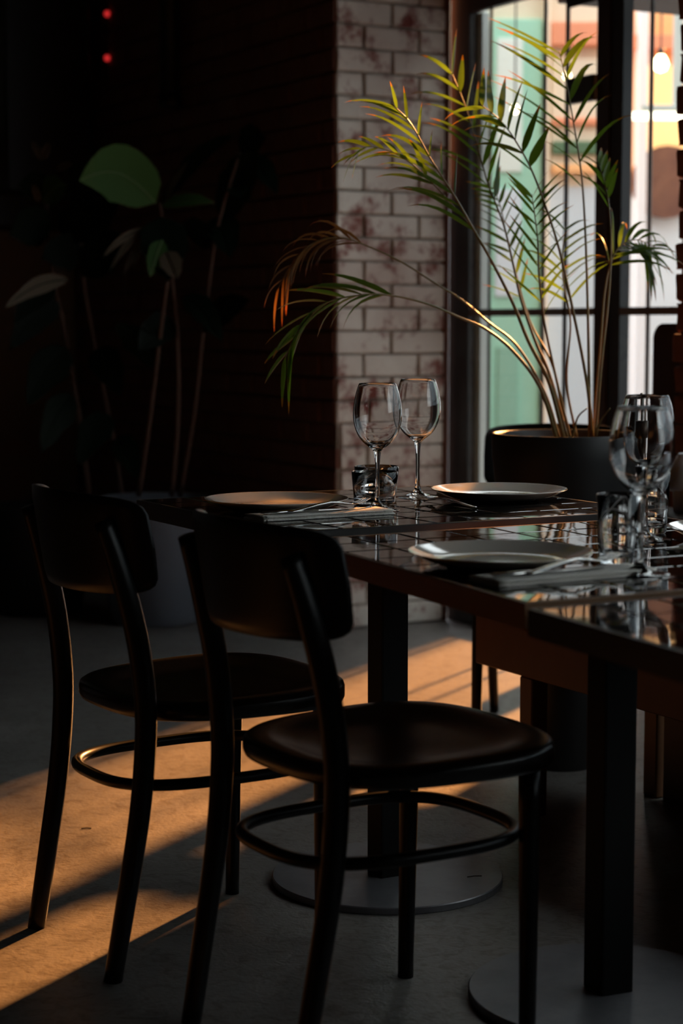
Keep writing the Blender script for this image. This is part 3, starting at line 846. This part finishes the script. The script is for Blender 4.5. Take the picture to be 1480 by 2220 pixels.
# 11 short mid frond spreading over the door stile
frond(palm, [(1250, 950), (1228, 830), (1236, 700), (1222, 620), (1218, 560), (1225, 490)], [4.36, 4.38, 4.40, 4.41, 4.42, 4.43], .0034, .0010,
      [(.50, .97, 8, 1, .15, .10, 52, .5, .0045), (.50, .97, 8, -1, .14, .09, 42, .5, .0045)], 'leaflet', 11)
# cut stubs
frond(palm, [(1240, 948), (1252, 905), (1272, 885)], [4.25, 4.24, 4.22], .003, .0015, [], 'leaflet', 12)
frond(palm, [(1292, 945), (1300, 915), (1322, 885)], [4.25, 4.24, 4.22], .003, .0015, [], 'leaflet', 13)
tag(palm, 'potted palm with thin arching fronds in a tall black pot before the window', 'plant')

# ------------------------------------------------------------------ tableware
def fine(prof, sub=4):
    return [(max(p.x, 0), p.z) for p in catmull([(r, 0, z) for r, z in prof], sub)]
def make_wine_glass():
    outer = [(0.0001, 0), (.030, .0002), (.0425, .0004), (.0438, .0012), (.040, .0026), (.024, .0060), (.012, .0105), (.0065, .018), (.0046, .032), (.0041, .055), (.0044, .085), (.0060, .107), (.0085, .117), (.0150, .1225), (.0280, .133), (.0390, .148), (.0458, .168), (.0478, .186), (.0468, .204), (.0430, .225), (.0385, .241), (.0358, .2475)]
    lip = [(.0353, .2480), (.0348, .2475)]
    inner = [(.0374, .241), (.0418, .225), (.0456, .204), (.0466, .186), (.0446, .168), (.0378, .149), (.0268, .1352), (.0140, .1268), (.0001, .1245)]
    prof = fine(outer, 3) + lip + fine(inner, 3)
    prof = [(0, prof[0][1])] + prof[1:-1] + [(0, prof[-1][1])]
    t = empty('wine_glass')
    bm = bmesh.new(); lathe(bm, prof, 64)
    bm_obj('bowl_and_stem', bm, M['glass'], t, True)
    return t
def make_tumbler(r0, r1, h, th=.0022, base=.009):
    t = empty('tumbler')
    prof = [(0, 0.0005), (r0 * .80, 0), (r0 * .94, .0012), (r0, .004), (r0 + (r1 - r0) * .5, h * .5), (r1, h - .001), (r1 - th / 2, h), (r1 - th, h - .001), (r0 + (r1 - r0) * .5 - th, h * .5), (r0 - th, base + .006), (r0 - th - .004, base + .001), (r0 * .5, base - .0005), (0, base - .001)]
    bm = bmesh.new(); lathe(bm, prof, 64)
    bm_obj('body', bm, M['glass'], t, True)
    return t
wg = make_wine_glass(); wg.location = (.070, 3.680, T1Z)
tag(wg, 'empty wine glass in sharp focus, left of the pair before the white pier', 'wine glass', 'empty wine glasses')
for loc, lb in (((.160, 3.965, T1Z), 'empty wine glass standing just behind and right of the sharpest glass'),
                ((.4405, 2.77, T2Z), 'blurred empty wine glass nearest the camera at the right edge of the tables'),
                ((.520, 3.22, T2Z), 'blurred empty wine glass mostly hidden behind the nearest wine glass')):
    c = copy_tree(wg); c.location = loc; c['label'] = lb
tb = make_tumbler(.0415, .0470, .066); tb.location = (.067, 3.815, T1Z)
tag(tb, 'low glass tumbler directly behind the stem of the sharpest wine glass', 'tumbler', 'low glass tumblers')
c = copy_tree(tb); c.location = (.0735, 3.96, T1Z); c['label'] = 'low glass tumbler second behind the sharpest wine glass stem'
hb = make_tumbler(.0270, .0325, .108, .0022, .012); hb.name = 'tall_tumbler'; hb.location = (.425, 2.90, T2Z)
tag(hb, 'tall glass tumbler left of the stem of the nearest wine glass', 'tumbler', 'tall glass tumblers')
c = copy_tree(hb); c.location = (.548, 3.33, T2Z); c['label'] = 'tall glass tumbler to the right behind the nearest wine glass'

def make_plate():
    t = empty('plate')
    up = [(0, .0055), (.060, .0055), (.088, .0062), (.104, .0085), (.122, .0150), (.1375, .0215), (.1410, .0228), (.1418, .0222)]
    dn = [(.1412, .0212), (.136, .0188), (.120, .0112), (.100, .0042), (.084, .0025)]
    bm = bmesh.new(); lathe(bm, fine(up, 3) + dn + [(0, .0025)], 96); bm_obj('dish', bm, M['china'], t, True)
    bm = bmesh.new(); lathe(bm, [(.070, .0028), (.071, .0003), (.076, .0), (.078, .0006), (.083, .0028)], 64); bm_obj('foot_ring', bm, M['china_under'], t, True)
    return t
pl = make_plate(); pl.location = (-.128, 3.695, T1Z + .0005)
tag(pl, 'round white plate at the left on the farthest tiled table', 'plate', 'round white plates')
for loc, rot, lb in (((.3275, 3.915, T1Z + .0005), 0, 'round plate with dark underside on the far table in front of the palm pot'),
                ((.243, 2.875, T2Z + .0005), 0, 'shiny round plate reflecting the window on the middle table'),
                ((.700, 3.22, T2Z + .0005), 0, 'dim plate cut off by the right edge of the frame')):
    c = copy_tree(pl); c.location = loc; c['label'] = lb

def make_napkin():
    t = empty('napkin')
    bm = bmesh.new()
    L, W_ = .285, .078
    for k, (z0, z1, ins) in enumerate(((0.0005, .0034, 0), (.0036, .0062, .003), (.0064, .0088, .001))):
        nx = 16
        rr = random.Random(k)
        top, bot = [], []
        for i in range(nx + 1):
            x = -L / 2 + ins + (L - 2 * ins) * i / nx
            w1_, w2_ = W_ / 2 - ins + rr.uniform(-.0012, .0012), W_ / 2 - ins + rr.uniform(-.0012, .0012)
            dz = rr.uniform(-.0005, .0006) + .0012 * math.sin(i * 1.1 + k)
            top.append([bm.verts.new((x, -w1_, z1 - .001)), bm.verts.new((x, -w1_ + .003, z1 + max(dz, 0))), bm.verts.new((x, w2_ - .003, z1 + max(dz, 0))), bm.verts.new((x, w2_, z1 - .001))])
            bot.append([bm.verts.new((x, -w1_, z0)), bm.verts.new((x, w2_, z0))])
        for i in range(nx):
            a, b = top[i], top[i + 1]
            for q in range(3): bm.faces.new((a[q], b[q], b[q + 1], a[q + 1]))
            bm.faces.new((bot[i][0], bot[i + 1][0], b[0], a[0])); bm.faces.new((bot[i][1], a[3], b[3], bot[i + 1][1]))
            bm.faces.new((bot[i][0], bot[i][1], bot[i + 1][1], bot[i + 1][0]))
        for i in (0, nx): bm.faces.new((bot[i][0], top[i][0], top[i][1], top[i][2], top[i][3], bot[i][1]))
    bmesh.ops.recalc_face_normals(bm, faces=bm.faces[:])
    bm_obj('folded_cloth', bm, M['napkin'], t, True)
    return t
def make_fork():
    t = empty('fork')
    def strip(name, st_):
        """st_: (x, halfwidth, zc, thick)"""
        bm = bmesh.new(); rings = []
        for x, hw, z, th in st_:
            rings.append([bm.verts.new((x, yy * hw, z + zz * th)) for yy, zz in ((-1, 0), (-.6, .5), (.6, .5), (1, 0), (.6, -.5), (-.6, -.5))])
        for a, b in zip(rings, rings[1:]):
            for i in range(6): bm.faces.new((a[i], b[i], b[(i + 1) % 6], a[(i + 1) % 6]))
        bm.faces.new(rings[0]); bm.faces.new(list(reversed(rings[-1])))
        bmesh.ops.recalc_face_normals(bm, faces=bm.faces[:])
        return bm
    h = [(0, .0060, .003, .002), (.004, .0085, .003, .0022), (.03, .0082, .0055, .0026), (.07, .0052, .0105, .003), (.105, .0036, .0125, .0034), (.13, .0042, .010, .003), (.142, .0085, .0075, .0024), (.152, .0115, .006, .002), (.160, .0122, .0055, .002)]
    bm_obj('handle', strip('h', h), M['steel'], t, True)
    for k in range(4):
        y = (-1.5 + k) * .0064
        s_ = strip('t', [(.158, .0021, .0056, .0018), (.170, .0020, .0058, .0017), (.185, .0018, .0080, .0016), (.200, .0011, .0125, .0012)])
        for v in s_.verts: v.co.y += y
        bm_obj('tine', s_, M['steel'], t, True)
    return t
def make_knife():
    t = empty('knife')
    bm = bmesh.new(); rings = []
    for x, hw, th in ((0, .006, .003), (.004, .0085, .005), (.05, .0075, .0055), (.085, .006, .005), (.092, .0055, .003)):
        rings.append([bm.verts.new((x, yy * hw, .003 + zz * th)) for yy, zz in ((-1, 0), (-.6, .5), (.6, .5), (1, 0), (.6, -.5), (-.6, -.5))])
    for a, b in zip(rings, rings[1:]):
        for i in range(6): bm.faces.new((a[i], b[i], b[(i + 1) % 6], a[(i + 1) % 6]))
    bm.faces.new(rings[0]); bm.faces.new(list(reversed(rings[-1]))); bmesh.ops.recalc_face_normals(bm, faces=bm.faces[:])
    bm_obj('handle', bm, M['steel'], t, True)
    bm = bmesh.new()
    out = [(.090, -.0055), (.12, -.0085), (.17, -.0095), (.20, -.0065), (.212, .002), (.205, .0055), (.09, .0055)]
    a = [bm.verts.new((x, y, .0022)) for x, y in out]; b = [bm.verts.new((x, y, .0036)) for x, y in out]
    bm.faces.new(list(reversed(a))); bm.faces.new(b)
    for i in range(len(out)): j = (i + 1) % len(out); bm.faces.new((a[i], a[j], b[j], b[i]))
    bmesh.ops.recalc_face_normals(bm, faces=bm.faces[:])
    bm_obj('blade', bm, M['steel'], t)
    return t
nap = make_napkin(); nz = math.atan2(.140, .243)
nap.location = (-.053, 3.548 + .075, T1Z); nap.rotation_euler = (0, 0, nz)
# keep the napkin in front of the plate
nap.location = (-.040, 3.560, T1Z)
tag(nap, 'folded cream napkin in front of the left plate on the far table', 'napkin', 'folded napkins')
fk = make_fork(); fk.location = (-.098, 3.512, T1Z + .0105); fk.rotation_euler = (0, -.02, nz + .22)
tag(fk, 'steel fork lying on the napkin before the left plate, tines towards the glasses', 'fork', 'steel forks')
kn = make_knife(); kn.location = (-.150, 3.492, T1Z + .0102); kn.rotation_euler = (0, 0, nz + .02)
tag(kn, 'steel knife lying on the napkin before the left plate', 'knife', 'steel knives')
dx, dy = .243 + .128 - .007, 2.875 - 3.695 - .012
def second(o, lb, sx=0, sy=0):
    c = copy_tree(o); c.location = (o.location.x + dx + sx, o.location.y + dy + sy, o.location.z - T1Z + T2Z); c['label'] = lb; return c
second(nap, 'folded napkin in front of the shiny plate on the middle table')
second(fk, 'blurred steel fork on the napkin before the shiny middle plate')
second(kn, 'blurred steel knife on the napkin before the shiny middle plate')
# setting beside the far plate (seen on edge behind the second glass)
c = copy_tree(nap); c.location = (.315, 4.093, T1Z); c.rotation_euler = (0, 0, nz); c['label'] = 'dark folded napkin edge behind the far plate beside the palm pot'
c.scale = (.8, .6, 1)
c = copy_tree(fk); c.location = (.262, 3.70, T1Z + .0012); c.rotation_euler = (0, 0, nz + 1.62); c['label'] = 'steel fork lying between the second wine glass and the far plate'

# candlestick behind the right-hand glasses
cs = empty('candlestick', (.553, 3.49, T2Z))
bm = bmesh.new(); lathe(bm, [(0, 0), (.030, 0), (.031, .003), (.012, .008), (.006, .02), (.0055, .11), (.010, .135), (.011, .158), (.0155, .160), (.0160, .190), (.0150, .190), (.0145, .170), (0, .168)], 40); bm_obj('holder', bm, M['bronze'], cs, True)
bm = bmesh.new(); lathe(bm, [(0, .168), (.0042, .168), (.0040, .238), (.0025, .241), (0, .242)], 20); bm_obj('candle', bm, M['candle'], cs, True)
tag(cs, 'small brown candlestick with a thin pale candle behind the right wine glasses', 'candlestick')

# white lamp on a dark stand at the right edge
ls = empty('side_stand', (.990, 4.8, 0))
bm = bmesh.new(); box(bm, -.16, .16, -.14, .14, .605, .635, .005); bm_obj('top', bm, M['dark_wood'], ls)
for x in (-.13, .13):
    for y in (-.11, .11):
        bm = bmesh.new(); box(bm, x - .015, x + .015, y - .015, y + .015, 0, .605, .003); bm_obj('leg', bm, M['dark_wood'], ls)
tag(ls, 'dark wooden side stand under the white lamp by the dark screen', 'stand')
lp = empty('table_lamp', (.904, 4.8, .635)); lp.scale = (.923,) * 3
bm = bmesh.new(); lathe(bm, [(.104, .070), (.105, .072), (.052, .162), (.050, .163), (.049, .161), (.101, .070)], 48); bm_obj('shade', bm, M['white_shade'], lp, True)
bm = bmesh.new(); lathe(bm, [(0, 0), (.060, 0), (.062, .004), (.066, .058), (.084, .062), (.084, .069), (0, .070)], 48); bm_obj('base', bm, M['white_shade'], lp, True)
tag(lp, 'small white unlit lamp with a conical shade at the right edge', 'lamp')

# ------------------------------------------------------------------ back-left corner: plants, cabinet, pipe
pip = empty('black_pipe', R(-1.33, -0.06))
a_ = R(-1.33, -0.05)
bm = bmesh.new(); tube(bm, [(0, 0, 2.03), (0, 0, 3.3)], .042, 20); bm_obj('pipe', bm, M['black_frame'], pip, True)
bm = bmesh.new(); lathe(bm, [(0, 2.01), (.05, 2.01), (.05, 2.06), (0, 2.06)], 20); bm_obj('end_cap', bm, M['black_frame'], pip, True)
tag(pip, 'thick black pipe coming down the dark brick wall', 'pipe')
cab = empty('equipment_rack', R(-2.52, -0.30)); cab.rotation_euler = (0, 0, math.atan2(D.y, D.x))
bm = bmesh.new(); box(bm, -.10, .22, -.22, .22, 1.55, 3.0, .01); bm_obj('case', bm, M['black_frame'], cab)
bm = bmesh.new(); box(bm, .18, .40, -.20, .20, 1.7, 3.0, .01); bm_obj('front_case', bm, M['black_frame'], cab)
for py in (30, 126):
    p = at_depth(232, py, 8.72); q = cab.matrix_basis.inverted() @ p
    bm = bmesh.new(); bmesh.ops.create_uvsphere(bm, u_segments=16, v_segments=10, radius=.014); bmesh.ops.translate(bm, verts=bm.verts[:], vec=q)
    bm_obj('indicator_light', bm, M['led'], cab, True)['label'] = 'small glowing red indicator light'
    bm = bmesh.new(); box(bm, q.x - .03, q.x + .0, q.y - .03, q.y + .03, q.z - .10, q.z + .03, .003); bm_obj('switch_plate', bm, M['dark_wood'], cab)
tag(cab, 'black wall cabinet with two small red lights in the dark corner', 'cabinet')

def potted(name, loc, r0, r1, h, potm):
    t = empty(name, loc)
    bm = bmesh.new(); lathe(bm, [(0, 0), (r0 * .95, 0), (r0, .01), (r1, h - .01), (r1, h), (r1 - .015, h), (r1 - .02, h - .05), (0, h - .05)], 48); bm_obj('pot', bm, M[potm], t, True)
    bm = bmesh.new(); lathe(bm, [(0, h - .035), (r1 - .021, h - .04), (r1 - .021, h - .06), (0, h - .06)], 24); bm_obj('soil', bm, M['soil'], t, True)
    return t
def stem(t, pix, Y, r0, r1, m='stem_dark'):
    P = [at_depth(x, y, d) - t.location for (x, y), d in zip(pix, Y)]
    bm = bmesh.new(); cur = catmull(P, 5); tube(bm, cur, [r0 + (r1 - r0) * i / (len(cur) - 1) for i in range(len(cur))], 8)
    return bm_obj('stem', bm, M[m], t, True)
def ov(t): return max(.015, math.sin(PI * min(1, t ** .8)) ** .75)
def bigleaf(t, st_, p0, p1, Y0_, Y1_, wid, tilt, m, bend=.12, prof=ov, lab=None):
    a = at_depth(*p0, Y0_) - t.location; b = at_depth(*p1, Y1_) - t.location
    L = (b - a).length; d = (b - a).normalized()
    pts = []
    for i in range(11):
        q = i / 10; pts.append(a.lerp(b, q) + Vector((0, 0, bend * L * math.sin(PI * q))))
    side = d.cross(Vector((0, 1, 0))).normalized()
    side = (side * math.cos(tilt) + Vector((0, 1, 0)) * math.sin(tilt)).normalized()
    me = leaf_mesh(pts, wid, side, .12, M[m], 'leaf', prof, 3)
    o = link('leaf', me, st_)
    bm = bmesh.new(); tube(bm, [p + Vector((0, -.002, 0)) for p in pts], .0022, 6)
    mr_ = bm_obj('midrib', bm, M['rib'] if m == 'big_leaf' else M['dark_leaf'], st_, True)
    if lab: o['label'] = lab
    return o

rp = potted('rubber_plant', (-.700, 7.05, 0), .17, .215, .47, 'pot_grey')
s1 = stem(rp, [(372, 1075), (385, 900), (382, 700), (360, 520), (345, 440)], [7.05, 7.0, 6.95, 6.9, 6.85], .010, .006)
s2 = stem(rp, [(300, 1075), (325, 900), (350, 700), (362, 610)], [7.0, 6.9, 6.8, 6.75], .010, .007)
s3 = stem(rp, [(390, 1075), (420, 900), (440, 720), (470, 500), (520, 330)], [7.1, 7.0, 6.95, 6.85, 6.8], .009, .005)
bigleaf(rp, s1, (338, 440), (172, 392), 6.75, 6.6, .105, .15, 'big_leaf', .22, lab='broad bright green leaf')
bigleaf(rp, s1, (350, 445), (462, 440), 6.8, 6.7, .040, .9, 'big_leaf', .05)
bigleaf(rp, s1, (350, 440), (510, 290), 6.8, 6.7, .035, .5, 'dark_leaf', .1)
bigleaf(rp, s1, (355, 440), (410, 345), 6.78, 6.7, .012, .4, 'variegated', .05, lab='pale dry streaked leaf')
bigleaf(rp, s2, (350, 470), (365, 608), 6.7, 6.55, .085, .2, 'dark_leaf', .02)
bigleaf(rp, s2, (352, 520), (325, 600), 6.62, 6.55, .035, .2, 'big_leaf', .02)
bigleaf(rp, s2, (360, 545), (385, 605), 6.60, 6.52, .038, .2, 'variegated', .02, lab='pale streaked drooping leaf tip')
for k, (a, b) in enumerate((((330, 495), (265, 600)), ((320, 490), (235, 590)), ((310, 495), (220, 560)), ((325, 500), (285, 585)))):
    bigleaf(rp, s2, a, b, 6.68, 6.6, .012, .3, 'variegated', .08)
for a, b, w_ in (((480, 480), (560, 330), .07), ((440, 540), (420, 470), .06), ((470, 470), (500, 560), .06), ((520, 330), (575, 300), .06), ((530, 340), (600, 420), .05), ((500, 400), (520, 430), .05), ((440, 720), (540, 650), .05), ((380, 700), (300, 760), .06), ((345, 800), (250, 700), .06), ((400, 640), (480, 740), .05)):
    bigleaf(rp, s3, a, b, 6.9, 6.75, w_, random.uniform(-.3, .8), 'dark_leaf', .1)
tag(rp, 'broad-leaved plant in a grey pot by the dark brick wall', 'plant')

fp = potted('leafy_plant', (-1.18, 7.30, 0), .17, .21, .42, 'pot_black')
f1 = stem(fp, [(195, 1090), (170, 900), (140, 720), (118, 620), (105, 500), (95, 380)], [7.3, 7.25, 7.15, 7.1, 7.05, 7.0], .012, .006)
f2 = stem(fp, [(265, 1090), (245, 950), (205, 750), (180, 600), (170, 450)], [7.3, 7.3, 7.2, 7.1, 7.05], .010, .006)
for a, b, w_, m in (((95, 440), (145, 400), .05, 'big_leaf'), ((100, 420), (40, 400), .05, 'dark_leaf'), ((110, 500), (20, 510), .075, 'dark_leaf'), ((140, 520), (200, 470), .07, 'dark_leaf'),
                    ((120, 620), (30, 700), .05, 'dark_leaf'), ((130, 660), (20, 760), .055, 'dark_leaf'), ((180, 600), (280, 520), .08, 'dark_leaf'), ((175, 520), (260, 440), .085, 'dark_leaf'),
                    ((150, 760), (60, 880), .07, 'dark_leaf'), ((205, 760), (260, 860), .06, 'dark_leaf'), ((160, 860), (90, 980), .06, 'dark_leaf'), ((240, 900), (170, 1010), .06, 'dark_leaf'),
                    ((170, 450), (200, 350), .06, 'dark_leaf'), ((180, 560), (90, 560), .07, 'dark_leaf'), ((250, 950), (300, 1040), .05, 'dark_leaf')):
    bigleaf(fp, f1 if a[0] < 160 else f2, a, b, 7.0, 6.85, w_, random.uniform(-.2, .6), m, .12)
for a, b in (((88, 345), (70, 305)), ((95, 345), (108, 308)), ((90, 350), (82, 315)), ((85, 440), (72, 398)), ((120, 370), (160, 355))):
    bigleaf(fp, f1, a, b, 6.95, 6.9, .014, .2, 'variegated', .05)
bigleaf(fp, f2, (150, 605), (8, 668), 6.75, 6.4, .030, .5, 'variegated', .06, lab='long pale dry leaf pointing left')
tag(fp, 'tall dark leafy plant with pale dry tips at the far left', 'plant')

# small debris
for i, (p, L, a, lb) in enumerate((((187, 1796), .022, .1, 'tiny dark twig on the sunlit floor beside the left chair'), ((1028, 1900), .030, .25, 'tiny dark twig lying on the round steel base'))):
    r = ray(*p); t_ = (0.003 - HC) / r.z; q = r * t_
    z = .0165 if i else .0016
    t_ = (z - HC) / r.z; q = r * t_
    bm = bmesh.new(); tube(bm, [(-L / 2, 0, 0), (0, .001, .0006), (L / 2, 0, 0)], .0013, 6)
    o = bm_obj('twig', bm, M['dark_wood']); o.location = (q.x, q.y, z); o.rotation_euler = (0, 0, a)
    tag(o, lb, 'twig')
